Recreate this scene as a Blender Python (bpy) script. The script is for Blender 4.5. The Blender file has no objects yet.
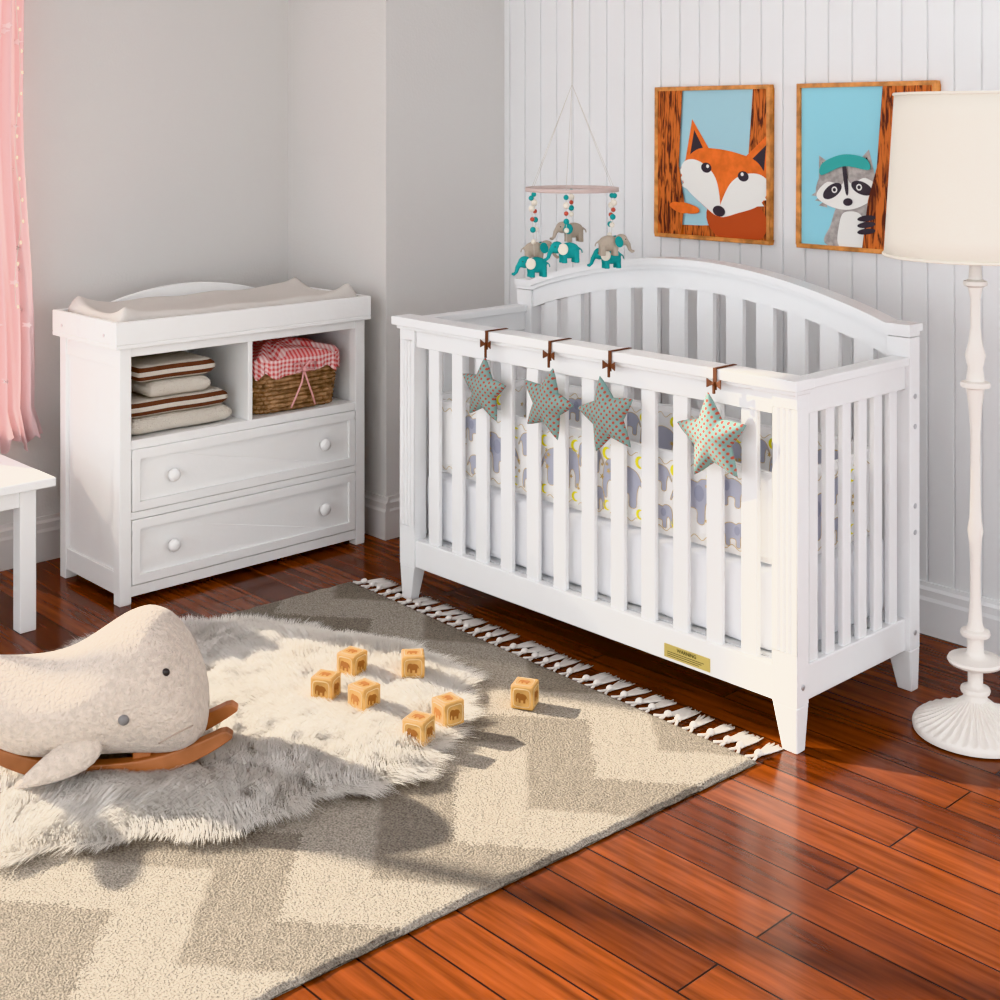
import bpy, math, random
import numpy as np
from mathutils import Vector, Matrix, Euler
random.seed(4); np.random.seed(4)
SC = bpy.context.scene
COL = SC.collection
pi = math.pi

# ---------------------------------------------------------------- materials
def mat(name, color=(.8,.8,.8), rough=.5, metal=0, bump=0, bscale=50, sheen=0, spec=.5, var=0, vscale=5, detail=3, translucent=0, alpha=1, emit=0):
    m = bpy.data.materials.new(name); m.use_nodes = True
    nt = m.node_tree; b = nt.nodes['Principled BSDF']
    b.inputs['Base Color'].default_value = (*color,1)
    b.inputs['Roughness'].default_value = rough
    b.inputs['Metallic'].default_value = metal
    b.inputs['Specular IOR Level'].default_value = spec
    b.inputs['Alpha'].default_value = alpha
    if emit: b.inputs['Emission Color'].default_value=(*color,1); b.inputs['Emission Strength'].default_value=emit
    if sheen: b.inputs['Sheen Weight'].default_value = sheen
    tc = nt.nodes.new('ShaderNodeTexCoord')
    if bump:
        n = nt.nodes.new('ShaderNodeTexNoise'); n.inputs['Scale'].default_value=bscale; n.inputs['Detail'].default_value=detail
        nt.links.new(tc.outputs['Object'], n.inputs['Vector'])
        bp = nt.nodes.new('ShaderNodeBump'); bp.inputs['Strength'].default_value=bump; bp.inputs['Distance'].default_value=.01
        nt.links.new(n.outputs['Fac'], bp.inputs['Height']); nt.links.new(bp.outputs['Normal'], b.inputs['Normal'])
    if var:
        n2 = nt.nodes.new('ShaderNodeTexNoise'); n2.inputs['Scale'].default_value=vscale
        nt.links.new(tc.outputs['Object'], n2.inputs['Vector'])
        r = nt.nodes.new('ShaderNodeValToRGB')
        r.color_ramp.elements[0].position=.35; r.color_ramp.elements[1].position=.65
        r.color_ramp.elements[0].color=(*[c*(1-var) for c in color],1)
        r.color_ramp.elements[1].color=(*[min(1,c*(1+var)) for c in color],1)
        nt.links.new(n2.outputs['Fac'], r.inputs['Fac']); nt.links.new(r.outputs['Color'], b.inputs['Base Color'])
    if translucent:
        tr=nt.nodes.new('ShaderNodeBsdfTranslucent'); tr.inputs[0].default_value=(*color,1)
        mx=nt.nodes.new('ShaderNodeMixShader'); mx.inputs[0].default_value=translucent
        out=nt.nodes['Material Output']; nt.links.new(b.outputs[0],mx.inputs[1]); nt.links.new(tr.outputs[0],mx.inputs[2]); nt.links.new(mx.outputs[0],out.inputs[0])
    return m

class NT:
    def __init__(s, m):
        s.m=m; s.nt=m.node_tree; s.b=s.nt.nodes['Principled BSDF']
    def n(s, t, **kw):
        x=s.nt.nodes.new(t)
        for k,v in kw.items(): setattr(x,k,v)
        return x
    def l(s,a,b): s.nt.links.new(a,b)
    def math(s, op, a, b=None, c=None):
        x=s.n('ShaderNodeMath', operation=op)
        for i,v in enumerate((a,b,c)):
            if v is None: continue
            if isinstance(v,(int,float)): x.inputs[i].default_value=v
            else: s.l(v,x.inputs[i])
        return x.outputs[0]
    def xyz(s, out='Object'):
        tc=s.n('ShaderNodeTexCoord'); sp=s.n('ShaderNodeSeparateXYZ'); s.l(tc.outputs[out],sp.inputs[0]); return tc.outputs[out],sp.outputs
    def mix(s, f, c1, c2):
        x=s.n('ShaderNodeMix', data_type='RGBA')
        if isinstance(f,(int,float)): x.inputs[0].default_value=f
        else: s.l(f,x.inputs[0])
        for i,c in ((6,c1),(7,c2)):
            if isinstance(c,tuple): x.inputs[i].default_value=(*c,1)
            else: s.l(c,x.inputs[i])
        return x.outputs[2]
    def base(s,c): s.l(c,s.b.inputs['Base Color'])

M={}
M['white']=mat('white_paint',(.82,.825,.83),.35,bump=.03,bscale=30)
M['white2']=mat('dresser_paint',(.88,.88,.87),.4,bump=.05,bscale=60)
M['wall']=mat('wall_paint',(.66,.64,.62),.8,bump=.08,bscale=120)
M['ceil']=mat('ceiling_paint',(.85,.85,.84),.9)
M['bead']=mat('beadboard_paint',(.83,.835,.84),.5,bump=.03,bscale=60)
M['trim']=mat('trim_paint',(.66,.63,.61),.4)
M['sheet']=mat('white_sheet',(.84,.85,.88),.9,bump=.15,bscale=12)
M['bump']=mat('bumper_cloth',(.88,.88,.88),.9,bump=.1,bscale=25)
M['eleph_print']=mat('grey_print',(.46,.475,.57),.9)
M['eleph_dark']=mat('dark_grey_print',(.36,.375,.48),.9)
M['yellow_print']=mat('yellow_print',(.92,.84,.06),.9)
M['ochre_print']=mat('ochre_print',(.64,.46,.18),.9)
M['pad']=mat('pad_cloth',(.64,.60,.56),.9,bump=.1,bscale=30)
M['shade']=mat('shade_linen',(.88,.83,.74),.85,bump=.1,bscale=150)
M['lamp']=mat('lamp_plaster',(.82,.78,.73),.55,bump=.12,bscale=80)
M['frame']=mat('frame_wood',(.60,.25,.07),.45,var=.3,vscale=30)
M['brown']=mat('brown_ribbon',(.13,.045,.02),.8)
M['metal']=mat('bolt_metal',(.6,.6,.62),.3,metal=1)
M['wick']=mat('wicker',(.34,.21,.12),.65,var=.4,vscale=40)
M['towelc']=mat('cream_towel',(.80,.74,.65),1,bump=1,bscale=220)
M['whale']=mat('beige_boucle',(.62,.53,.455),1,bump=.9,bscale=120,var=.08,vscale=70,sheen=.3)
M['dark']=mat('dark_bead',(.03,.025,.025),.3)
M['crease']=mat('brown_stitching',(.42,.33,.27),.9)
M['greyeye']=mat('grey_eye',(.20,.19,.19),.4)
M['teal']=mat('teal_felt',(.03,.33,.33),1,bump=.4,bscale=200)
M['grayfelt']=mat('greige_felt',(.46,.39,.32),1,bump=.4,bscale=200)
M['cream']=mat('cream_felt',(.80,.74,.64),1,bump=.3,bscale=200)
M['ring']=mat('mobile_ring_felt',(.60,.48,.45),.9,bump=.3,bscale=100)
M['red']=mat('red_bead',(.50,.08,.05),.5)
M['string']=mat('cotton_string',(.60,.56,.50),.9)
M['tassel']=mat('tassel_cotton',(.80,.76,.72),1,bump=.4,bscale=300)
M['curtain']=mat('pink_voile',(.76,.55,.56),.9,bump=.1,bscale=200,translucent=.18,alpha=.88)
M['pink2']=mat('pale_pink_print',(.88,.74,.74),.9)
M['bulb']=mat('warm_bulb',(1,.80,.60),.3,emit=.3)
M['labely']=mat('gold_label',(.50,.40,.13),.5)
M['ink']=mat('black_ink',(.03,.03,.02),.6)
M['skyb']=mat('art_sky',(.38,.62,.70),.6)
M['skyc']=mat('art_cyan',(.30,.66,.78),.6)
M['fox']=mat('art_orange',(.80,.17,.03),.6,var=.12,vscale=30)
M['foxd']=mat('art_rust',(.50,.08,.02),.6)
M['artw']=mat('art_white',(.85,.84,.80),.6)
M['artg']=mat('art_grey',(.42,.38,.36),.6,var=.2,vscale=60)
M['artdg']=mat('art_dark',(.05,.04,.05),.6)
M['artteal']=mat('art_teal',(.05,.40,.38),.6)
M['rod']=mat('curtain_rod',(.7,.7,.7),.3,metal=1)

m=mat('art_tree',(.4,.1,.03),.6); t=NT(m); vec,o=t.xyz()
w=t.n('ShaderNodeTexNoise'); w.inputs['Scale'].default_value=3; w.inputs['Detail'].default_value=4; w.inputs['Distortion'].default_value=1.2
mp=t.n('ShaderNodeMapping'); mp.inputs['Scale'].default_value=(26,1,3.5); t.l(vec,mp.inputs[0]); t.l(mp.outputs[0],w.inputs[0])
cr=t.n('ShaderNodeValToRGB'); e=cr.color_ramp.elements; e[0].position=.42; e[0].color=(.09,.018,.008,1); e[1].position=.56; e[1].color=(.62,.16,.035,1); t.l(w.outputs[0],cr.inputs[0])
t.base(cr.outputs[0]); M['tree']=m

# floor
m=mat('wood_floor',(.3,.1,.05),.25); t=NT(m); vec,o=t.xyz()
br=t.n('ShaderNodeTexBrick'); br.offset=.37; br.inputs['Scale'].default_value=1; br.inputs['Brick Width'].default_value=1.1
br.inputs['Row Height'].default_value=.115; br.inputs['Mortar Size'].default_value=.0022; br.inputs['Mortar Smooth'].default_value=.1
br.inputs['Color1'].default_value=(.225,.058,.016,1); br.inputs['Color2'].default_value=(.095,.024,.009,1); br.inputs['Mortar'].default_value=(.010,.004,.003,1)
t.l(vec,br.inputs[0])
mp=t.n('ShaderNodeMapping'); mp.inputs['Scale'].default_value=(1.3,18,1); t.l(vec,mp.inputs[0])
n=t.n('ShaderNodeTexNoise'); n.inputs['Scale'].default_value=2.5; n.inputs['Detail'].default_value=5; t.l(mp.outputs[0],n.inputs[0])
cr=t.n('ShaderNodeValToRGB'); cr.color_ramp.elements[0].position=.30; cr.color_ramp.elements[0].color=(.42,.38,.36,1); cr.color_ramp.elements[1].position=.72; cr.color_ramp.elements[1].color=(1.4,1.3,1.2,1); t.l(n.outputs[0],cr.inputs[0])
mx=t.n('ShaderNodeMix',data_type='RGBA',blend_type='MULTIPLY'); mx.inputs[0].default_value=1; t.l(br.outputs[0],mx.inputs[6]); t.l(cr.outputs[0],mx.inputs[7])
t.base(mx.outputs[2]); t.b.inputs['Roughness'].default_value=.18; t.b.inputs['Specular IOR Level'].default_value=.34
bp=t.n('ShaderNodeBump'); bp.inputs['Strength'].default_value=.25; bp.inputs['Distance'].default_value=.002; t.l(br.outputs['Fac'],bp.inputs['Height']); bp.invert=True; t.l(bp.outputs[0],t.b.inputs['Normal'])
M['floor']=m

# chevron rug
m=mat('chevron_rug',(.5,.5,.5),1); t=NT(m); vec,o=t.xyz()
nz=t.n('ShaderNodeTexNoise'); nz.inputs['Scale'].default_value=230; nz.inputs['Detail'].default_value=3; t.l(vec,nz.inputs[0])
nz2=t.n('ShaderNodeTexNoise'); nz2.inputs['Scale'].default_value=35; nz2.inputs['Detail'].default_value=4; t.l(vec,nz2.inputs[0])
nj=t.math('ADD',t.math('MULTIPLY',t.math('SUBTRACT',nz.outputs[0],.5),.08),t.math('MULTIPLY',t.math('SUBTRACT',nz2.outputs[0],.5),.04))
fx=t.math('FRACT',t.math('DIVIDE',t.math('ADD',o[0],20.05),.46))
zig=t.math('MULTIPLY',t.math('ABSOLUTE',t.math('SUBTRACT',fx,.5)),.40)
yy=t.math('ADD',t.math('ADD',o[1],zig),nj)
f=t.math('FRACT',t.math('DIVIDE',t.math('ADD',yy,20.1),.42))
g=t.math('GREATER_THAN',f,.5)
c=t.mix(g,(.235,.205,.17),(.365,.325,.275))
cr=t.n('ShaderNodeValToRGB'); cr.color_ramp.elements[0].position=.30; cr.color_ramp.elements[0].color=(.50,.50,.50,1); cr.color_ramp.elements[1].position=.65; cr.color_ramp.elements[1].color=(1.35,1.35,1.35,1); t.l(nz.outputs[0],cr.inputs[0])
mx=t.n('ShaderNodeMix',data_type='RGBA',blend_type='MULTIPLY'); mx.inputs[0].default_value=1; t.l(c,mx.inputs[6]); t.l(cr.outputs[0],mx.inputs[7]); t.base(mx.outputs[2])
bp=t.n('ShaderNodeBump'); bp.inputs['Strength'].default_value=.9; bp.inputs['Distance'].default_value=.008; t.l(nz.outputs[0],bp.inputs['Height']); t.l(bp.outputs[0],t.b.inputs['Normal'])
M['rug']=m

# fur
m=mat('sheepskin_fur',(.95,.93,.90),.75,translucent=.35); t=NT(m); vec,o=t.xyz()
n=t.n('ShaderNodeTexNoise'); n.inputs['Scale'].default_value=7; n.inputs['Detail'].default_value=2; t.l(vec,n.inputs[0])
cr=t.n('ShaderNodeValToRGB'); cr.color_ramp.elements[0].position=.32; cr.color_ramp.elements[0].color=(.72,.68,.63,1); cr.color_ramp.elements[1].position=.58; cr.color_ramp.elements[1].color=(.96,.93,.89,1); t.l(n.outputs[0],cr.inputs[0])
t.base(cr.outputs[0]); M['fur']=m
M['furbase']=mat('sheepskin_base',(.70,.65,.60),1)

# gingham
m=mat('gingham',(.8,.2,.2),.9); t=NT(m); vec,o=t.xyz()
a=t.math('GREATER_THAN',t.math('FRACT',t.math('MULTIPLY',o[1],62)),.5); b_=t.math('GREATER_THAN',t.math('FRACT',t.math('MULTIPLY',t.math('ADD',o[2],o[0]),62)),.5)
s_=t.math('MULTIPLY',t.math('ADD',a,b_),.5); t.base(t.mix(s_,(.85,.66,.64),(.66,.12,.12))); M['gingham']=m
M['pinkrib']=mat('pink_ribbon',(.80,.42,.42),.7)
# striped towel
m=mat('striped_towel',(.8,.2,.2),1,bump=1,bscale=220); t=NT(m); vec,o=t.xyz()
f=t.math('FRACT',t.math('DIVIDE',t.math('ADD',o[2],.0115),.0275))
cr=t.n('ShaderNodeValToRGB'); cr.color_ramp.interpolation='CONSTANT'
cc=(.80,.74,.66,1); e=cr.color_ramp.elements; e[0].color=cc; e[1].position=.26; e[1].color=(.18,.075,.045,1)
for p,c_ in ((.74,cc),):
    x=e.new(p); x.color=c_
t.l(f,cr.inputs[0]); t.base(cr.outputs[0]); M['striped']=m
# star fabric
m=mat('star_cloth',(.4,.4,.4),1); t=NT(m); vec,o=t.xyz()
K=54
def cell(o1): return t.math('SUBTRACT',t.math('FRACT',t.math('MULTIPLY',o1,K)),.5)
u=t.math('ADD',o[0],o[2]); v=t.math('SUBTRACT',o[0],o[2])
cu,cv=cell(u),cell(v)
d=t.math('SQRT',t.math('ADD',t.math('MULTIPLY',cu,cu),t.math('MULTIPLY',cv,cv)))
dot=t.math('LESS_THAN',d,.27)
t.base(t.mix(dot,(.205,.32,.295),(.40,.085,.06))); M['star']=m
M['block']=mat('block_wood',(.56,.32,.11),.5,var=.2,vscale=30)
M['blockp']=mat('block_print',(.28,.11,.03),.6); M['blockd']=mat('block_burn',(.72,.56,.34),.6)
M['rockw']=mat('rocker_wood',(.34,.135,.06),.45,var=.3,vscale=12)

# ---------------------------------------------------------------- mesh builder
class MB:
    def __init__(s): s.v=[]; s.f=[]; s.m=[]
    def add(s, vs, fs, mi=0):
        o=len(s.v); s.v+= [tuple(x) for x in vs]; s.f+=[tuple(i+o for i in f) for f in fs]; s.m+=[mi]*len(fs)
    def box(s,x0,x1,y0,y1,z0,z1,mi=0):
        s.add([(x0,y0,z0),(x1,y0,z0),(x1,y1,z0),(x0,y1,z0),(x0,y0,z1),(x1,y0,z1),(x1,y1,z1),(x0,y1,z1)],
              [(0,3,2,1),(4,5,6,7),(0,1,5,4),(1,2,6,5),(2,3,7,6),(3,0,4,7)],mi)
    def taper(s,cx,cy,z0,z1,a0,b0,a1,b1,dx=0,dy=0,mi=0):
        vs=[(cx+dx+i*a0/2,cy+dy+j*b0/2,z0) for i,j in((-1,-1),(1,-1),(1,1),(-1,1))]+[(cx+i*a1/2,cy+j*b1/2,z1) for i,j in((-1,-1),(1,-1),(1,1),(-1,1))]
        s.add(vs,[(0,3,2,1),(4,5,6,7),(0,1,5,4),(1,2,6,5),(2,3,7,6),(3,0,4,7)],mi)
    def prism(s, poly, axis, a, b, mi=0):
        def P(p,c):
            return {'x':(c,p[0],p[1]),'y':(p[0],c,p[1]),'z':(p[0],p[1],c)}[axis]
        n=len(poly); vs=[P(p,a) for p in poly]+[P(p,b) for p in poly]
        fs=[tuple(range(n-1,-1,-1)),tuple(range(n,2*n))]+[(i,(i+1)%n,n+(i+1)%n,n+i) for i in range(n)]
        s.add(vs,fs,mi)
    def poly(s,vs,mi=0): s.add(vs,[tuple(range(len(vs)))],mi)
    def lathe(s, prof, n=32, mi=0, M4=None, rib=None, caps=True):
        vs=[];fs=[]
        for k,(r,z) in enumerate(prof):
            for i in range(n):
                a=2*pi*i/n; p=Vector((r*math.cos(a),r*math.sin(a),z+(rib(k,i) if rib else 0)))
                vs.append(M4@p if M4 else p)
        for k in range(len(prof)-1):
            for i in range(n):
                j=(i+1)%n; fs.append((k*n+i,k*n+j,(k+1)*n+j,(k+1)*n+i))
        if caps: fs.append(tuple(range(n-1,-1,-1))); L=(len(prof)-1)*n; fs.append(tuple(L+i for i in range(n)))
        s.add(vs,fs,mi)
    def tube(s, path, r, n=6, mi=0, closed=False):
        path=[Vector(p) for p in path]; N=len(path); vs=[];fs=[]
        for k in range(N):
            if closed: T=path[(k+1)%N]-path[(k-1)%N]
            else: T=path[min(k+1,N-1)]-path[max(k-1,0)]
            T.normalize(); up=Vector((0,0,1)) if abs(T.z)<.9 else Vector((1,0,0))
            A=T.cross(up).normalized(); B=T.cross(A); rr=r[k] if isinstance(r,(list,tuple)) else r
            for i in range(n):
                a=2*pi*i/n; vs.append(path[k]+A*rr*math.cos(a)+B*rr*math.sin(a))
        for k in range(N if closed else N-1):
            k2=(k+1)%N
            for i in range(n):
                j=(i+1)%n; fs.append((k*n+i,k*n+j,k2*n+j,k2*n+i))
        if not closed: fs.append(tuple(range(n))); fs.append(tuple((N-1)*n+i for i in range(n-1,-1,-1)))
        s.add(vs,fs,mi)
    def ell(s,c,r,mi=0,rot=None,nu=20,nv=12,fn=None):
        vs=[];fs=[]
        R=rot.to_matrix() if rot else Matrix.Identity(3)
        c=Vector(c)
        for k in range(nv+1):
            ph=pi*k/nv
            for i in range(nu):
                a=2*pi*i/nu
                q=Vector((r[0]*math.sin(ph)*math.cos(a),r[1]*math.sin(ph)*math.sin(a),r[2]*math.cos(ph)))
                if fn: q=fn(q)
                vs.append(c+R@q)
        for k in range(nv):
            for i in range(nu):
                j=(i+1)%nu; fs.append((k*nu+i,(k+1)*nu+i,(k+1)*nu+j,k*nu+j))
        s.add(vs,fs,mi)
    def grid(s,fn,nu,nv,mi=0,wrapu=False):
        vs=[fn(i/nu if wrapu else i/(nu-1),j/(nv-1)) for j in range(nv) for i in range(nu)]
        fs=[]
        for j in range(nv-1):
            for i in range(nu if wrapu else nu-1):
                i2=(i+1)%nu; fs.append((j*nu+i,j*nu+i2,(j+1)*nu+i2,(j+1)*nu+i))
        s.add(vs,fs,mi)
    def build(s,name,mats,parent=None,loc=None,rot=(0,0,0),smooth=False,bevel=0,segs=2,fix=True,world=True,auto=None):
        me=bpy.data.meshes.new(name); me.from_pydata([tuple(v) for v in s.v],[],s.f)
        for mm in (mats if isinstance(mats,(list,tuple)) else [mats]): me.materials.append(M[mm] if isinstance(mm,str) else mm)
        me.polygons.foreach_set('material_index',s.m)
        if fix:
            import bmesh
            bm=bmesh.new(); bm.from_mesh(me); bmesh.ops.remove_doubles(bm,verts=bm.verts,dist=1e-6); bmesh.ops.recalc_face_normals(bm,faces=bm.faces); bm.to_mesh(me); bm.free()
        if smooth or auto: me.polygons.foreach_set('use_smooth',[True]*len(me.polygons))
        if auto: me.set_sharp_from_angle(angle=math.radians(auto))
        me.update()
        ob=bpy.data.objects.new(name,me); COL.objects.link(ob)
        if parent: ob.parent=parent
        if loc is None:
            loc = (-parent.location[0],-parent.location[1],-parent.location[2]) if (parent and world) else (0,0,0)
        ob.location=loc; ob.rotation_euler=rot
        if bevel:
            b=ob.modifiers.new('bevel','BEVEL'); b.width=bevel; b.segments=segs; b.limit_method='ANGLE'; b.angle_limit=math.radians(40)
        return ob

def top(ob,label,cat,group=None,kind=None):
    ob['label']=label; ob['category']=cat
    if group: ob['group']=group
    if kind: ob['kind']=kind
    return ob
def empty(name,loc,label,cat,rotz=0,group=None):
    e=bpy.data.objects.new(name,None); e.empty_display_size=.05; e.location=loc; e.rotation_euler=(0,0,rotz); COL.objects.link(e)
    return top(e,label,cat,group)
def struct(ob): ob['kind']='structure'; return ob
def copy_tree(src, loc, rot=None, label=None):
    def rec(o, par):
        c=o.copy(); COL.objects.link(c)
        if par: c.parent=par; c.matrix_parent_inverse=o.matrix_parent_inverse.copy()
        for ch in list(o.children): rec(ch,c)
        return c
    c=rec(src,None); c.location=loc
    if rot is not None: c.rotation_euler=rot
    if label: c['label']=label
    return c
def smooth_pts(pts,sub=6):
    n=len(pts); out=[]
    for i in range(n):
        p0,p1,p2,p3=[pts[(i+k-1)%n] for k in range(4)]
        for s in range(sub):
            t=s/sub
            out.append(tuple(.5*((2*p1[j])+(-p0[j]+p2[j])*t+(2*p0[j]-5*p1[j]+4*p2[j]-p3[j])*t*t+(-p0[j]+3*p1[j]-3*p2[j]+p3[j])*t**3) for j in (0,1)))
    return out
def rbox(mb,x0,x1,y0,y1,z0,z1,r,mi=0,nx=24,noise=.0):
    cx,cy,cz=(x0+x1)/2,(y0+y1)/2,(z0+z1)/2; hx,hy,hz=(x1-x0)/2,(y1-y0)/2,(z1-z0)/2
    N=nx
    def proj(px,py,pz):
        q=Vector((px*hx,py*hy,pz*hz)); c=Vector((max(-hx+r,min(hx-r,q.x)),max(-hy+r,min(hy-r,q.y)),max(-hz+r,min(hz-r,q.z))))
        d=q-c
        if d.length>1e-9: q=c+d.normalized()*r
        if noise: q+=Vector((math.sin(q.y*31+q.z*17),math.sin(q.x*23+q.z*29),math.sin(q.x*27+q.y*19)))*noise
        return (cx+q.x,cy+q.y,cz+q.z)
    for s in (-1,1):
        mb.grid(lambda u,v:proj(s,2*u-1,2*v-1),N,N,mi); mb.grid(lambda u,v:proj(2*u-1,s,2*v-1),N,N,mi); mb.grid(lambda u,v:proj(2*u-1,2*v-1,s),N,N,mi)

# ---------------------------------------------------------------- room
LX=-4.5; CY=3.09; CX=-3.88; BY=3.68; HZ=2.6
b=MB(); b.box(LX-.15,2.0,-2.2,BY+.15,-.1,0); struct(b.build('floor','floor'))
b=MB(); b.box(LX-.15,2.0,-2.2,BY+.15,HZ,HZ+.1); struct(b.build('ceiling','ceil'))
wy0,wy1,wz0,wz1=-.7,1.95,.50,2.42
b=MB(); b.box(LX-.15,LX,wy1,CY+.02,0,HZ); b.box(LX-.15,LX,-2.2,wy0,0,HZ); b.box(LX-.15,LX,wy0,wy1,0,wz0); b.box(LX-.15,LX,wy0,wy1,wz1,HZ)
struct(b.build('wall_left','wall'))
b=MB()
for y in (wy0,wy1-.04,.56): b.box(LX-.11,LX-.05,y,y+.04,wz0,wz1)
for z in (wz0,wz1-.04): b.box(LX-.105,LX-.055,wy0+.04,wy1-.04,z,z+.04)
b.box(LX-.05,LX+.03,wy0-.05,wy1-.02,wz0-.03,wz0)
struct(b.build('window_1','white',bevel=.004))
b=MB(); b.box(LX-.15,CX,CY,BY+.15,0,HZ); struct(b.build('wall_corner','wall'))
b=MB(); prof=[(CX,BY+.15),(CX,BY)]
x=CX+.03
while x<1.95:
    prof+=[(x-.004,BY),(x-.002,BY+.006),(x+.002,BY+.006),(x+.004,BY)]; x+=.085
prof+=[(2.0,BY),(2.0,BY+.15)]
b.prism(prof,'z',0,HZ); struct(b.build('wall_back','bead'))
def baseboard(name,p0,p1,nrm,h=.15,mt='trim'):
    p0=Vector(p0);p1=Vector(p1);n=Vector(nrm)
    pr=[(0,0),(.02,0),(.02,h-.05),(.016,h-.04),(.016,h-.02),(.008,h-.012),(.006,h),(0,h)]
    vs=[];k=len(pr)
    for q in (p0,p1):
        for a,z in pr: vs.append((q.x+n.x*a,q.y+n.y*a,z))
    fs=[tuple(range(k)),tuple(range(2*k-1,k-1,-1))]+[(i,(i+1)%k,k+(i+1)%k,k+i) for i in range(k)]
    b=MB(); b.add(vs,fs); return struct(b.build(name,mt))
baseboard('baseboard_left',(LX,-2.2),(LX,CY-.02),(1,0))
baseboard('baseboard_corner',(LX,CY),(CX+.02,CY),(0,-1))
baseboard('baseboard_column',(CX,CY),(CX,BY-.02),(1,0))
baseboard('baseboard_back',(CX,BY),(2,BY),(0,-1),mt='bead')

# ---------------------------------------------------------------- crib
X0,X1,Y0,Y1=-3.365,-1.875,2.735,3.30
crib=empty('crib',((X0+X1)/2,(Y0+Y1)/2,0),'white painted wooden baby crib with slatted sides and arched headboard','crib')
PW,PD=.07,.05
def flute(xa,xb,y,dep,mb,z0,z1,yin):
    xc=(xa+xb)/2; pr=[(xa,y)]
    for k in (-1,0,1):
        c=xc+k*.016; pr+=[(c-.0045,y),(c-.0015,y+dep),(c+.0015,y+dep),(c+.0045,y)]
    pr+=[(xb,y),(xb,yin),(xa,yin)]
    mb.prism(pr,'z',z0,z1)
b=MB()
b.box(X0+PW,X1-PW,Y0+.008,Y0+.036,.80,.853); b.box(X0+PW,X1-PW,Y0+.006,Y0+.036,.11,.195)
n=12; a0,a1=X0+PW,X1-PW; pitch=(a1-a0)/(n+.45)
for i in range(n):
    c=a0+pitch*(i+.72); b.box(c-.024,c+.024,Y0+.014,Y0+.03,.19,.805)
b.box(X0-.02,X1+.012,Y0-.02,Y0+.058,.865,.892); b.box(X0-.008,X1+.004,Y0-.008,Y0+.052,.853,.865)
b.build('front_panel','white',crib,bevel=.003)
for i,xa in enumerate((X0,X1-PW)):
    b=MB(); flute(xa,xa+PW,Y0,.007,b,.235,.82,Y0+PD)
    b.box(xa,xa+PW,Y0,Y0+PD,.82,.853); b.box(xa,xa+PW,Y0,Y0+PD,.11,.235)
    b.build('post','white',crib,bevel=.0010)
    b=MB(); dx=(-.008 if i==0 else .012)
    b.taper(xa+PW/2,Y0+PD/2,0,.11,.042,.034,PW,PD,dx=dx,dy=-.004); b.build('leg','white',crib,bevel=.003)
for i,(xa,s) in enumerate(((X0,1),(X1,-1))):
    b=MB(); xi=xa+s*.012; xo=xa+s*.042; lo,hi=min(xi,xo),max(xi,xo)
    ya,yb=Y0+PD,Y1-PD
    b.box(lo,hi,ya,yb,.80,.862); b.box(lo-.01,hi+.01,ya+.008,yb,.862,.885); b.box(lo,hi,ya,yb,.11,.195)
    n=6;p=(yb-ya)/(n+.35)
    for k in range(n):
        c=ya+p*(k+.675); b.box((lo+hi)/2-.008,(lo+hi)/2+.008,c-.019,c+.019,.19,.805)
    b.build('end_panel','white',crib,bevel=.003)
    pa=X0 if i==0 else X1-PW
    b=MB(); b.box(pa,pa+PW,Y1-PD,Y1,.11,.936); b.build('post','white',crib,bevel=.002)
    b=MB(); b.taper(pa+PW/2,Y1-PD/2,0,.11,.042,.034,PW,PD,dx=(-.008 if i==0 else .012),dy=.004); b.build('leg','white',crib,bevel=.003)
xc=(X0+X1)/2; hw=(X1-X0)/2
def ztop(x):
    t=abs(x-xc)/hw
    if t>.90: return .965
    return .965+.118*(math.cos(pi/2*t/.90)**.85)
b=MB(); N=61
def strip(xa,xb,yo,yi,dt,db):
    xs=[xa+(xb-xa)*i/(N-1) for i in range(N)]
    vs=[];fs=[]
    for x in xs:
        z=ztop(x); vs+=[(x,yo,z-db),(x,yi,z-db),(x,yi,z-dt),(x,yo,z-dt)]
    for i in range(N-1):
        for j in range(4): fs.append((4*i+j,4*i+(j+1)%4,4*i+4+(j+1)%4,4*i+4+j))
    fs+= [(0,1,2,3),(4*N-1,4*N-2,4*N-3,4*N-4)]
    b.add(vs,fs)
strip(X0+PW,X1-PW,Y1-.04,Y1-.01,.020,.086)
strip(X0-.004,X1+.004,Y1-.058,Y1+.008,-.006,.014)
strip(X0+.001,X1-.001,Y1-.051,Y1+.001,.014,.027)
b.box(X0+PW,X1-PW,Y1-.04,Y1-.012,.11,.195)
n=12
for i in range(n):
    c=a0+pitch*(i+.72); b.box(c-.030,c+.030,Y1-.034,Y1-.018,.19,ztop(c)-.08)
b.build('back_panel','white',crib)
b=MB(); b.box(X0+.045,X1-.045,Y0+.04,Y1-.045,.165,.195); b.build('mattress_support','white',crib)
for (y,z) in ((Y1-.025,.78),(Y1-.025,.70),(Y1-.025,.49),(Y1-.025,.42),(Y1-.025,.155),(Y0+.025,.155)):
    b=MB(); b.lathe([(.007,0),(.007,.002),(.004,.003)],12,M4=Matrix.Translation((X1,y,z))@Matrix.Rotation(pi/2,4,'Y'))
    b.build('bolt','metal',crib)['label']='small round metal bolt head'
b=MB(); b.box(-2.285,-2.137,Y0+.0035,Y0+.006,.120,.154)
for k,z in enumerate((.136,.131,.126)): b.poly([(-2.275,Y0+.0033,z-.0008),(-2.155-.008*k,Y0+.0033,z-.0008),(-2.155-.008*k,Y0+.0033,z+.0008),(-2.275,Y0+.0033,z+.0008)],1)
b.build('warning_label',['labely','ink'],crib)['label']='gold printed warning sticker'
cu=bpy.data.curves.new('warning_text','FONT'); cu.body='WARNING'; cu.size=.013; cu.align_x='CENTER'; cu.extrude=.0003
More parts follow.
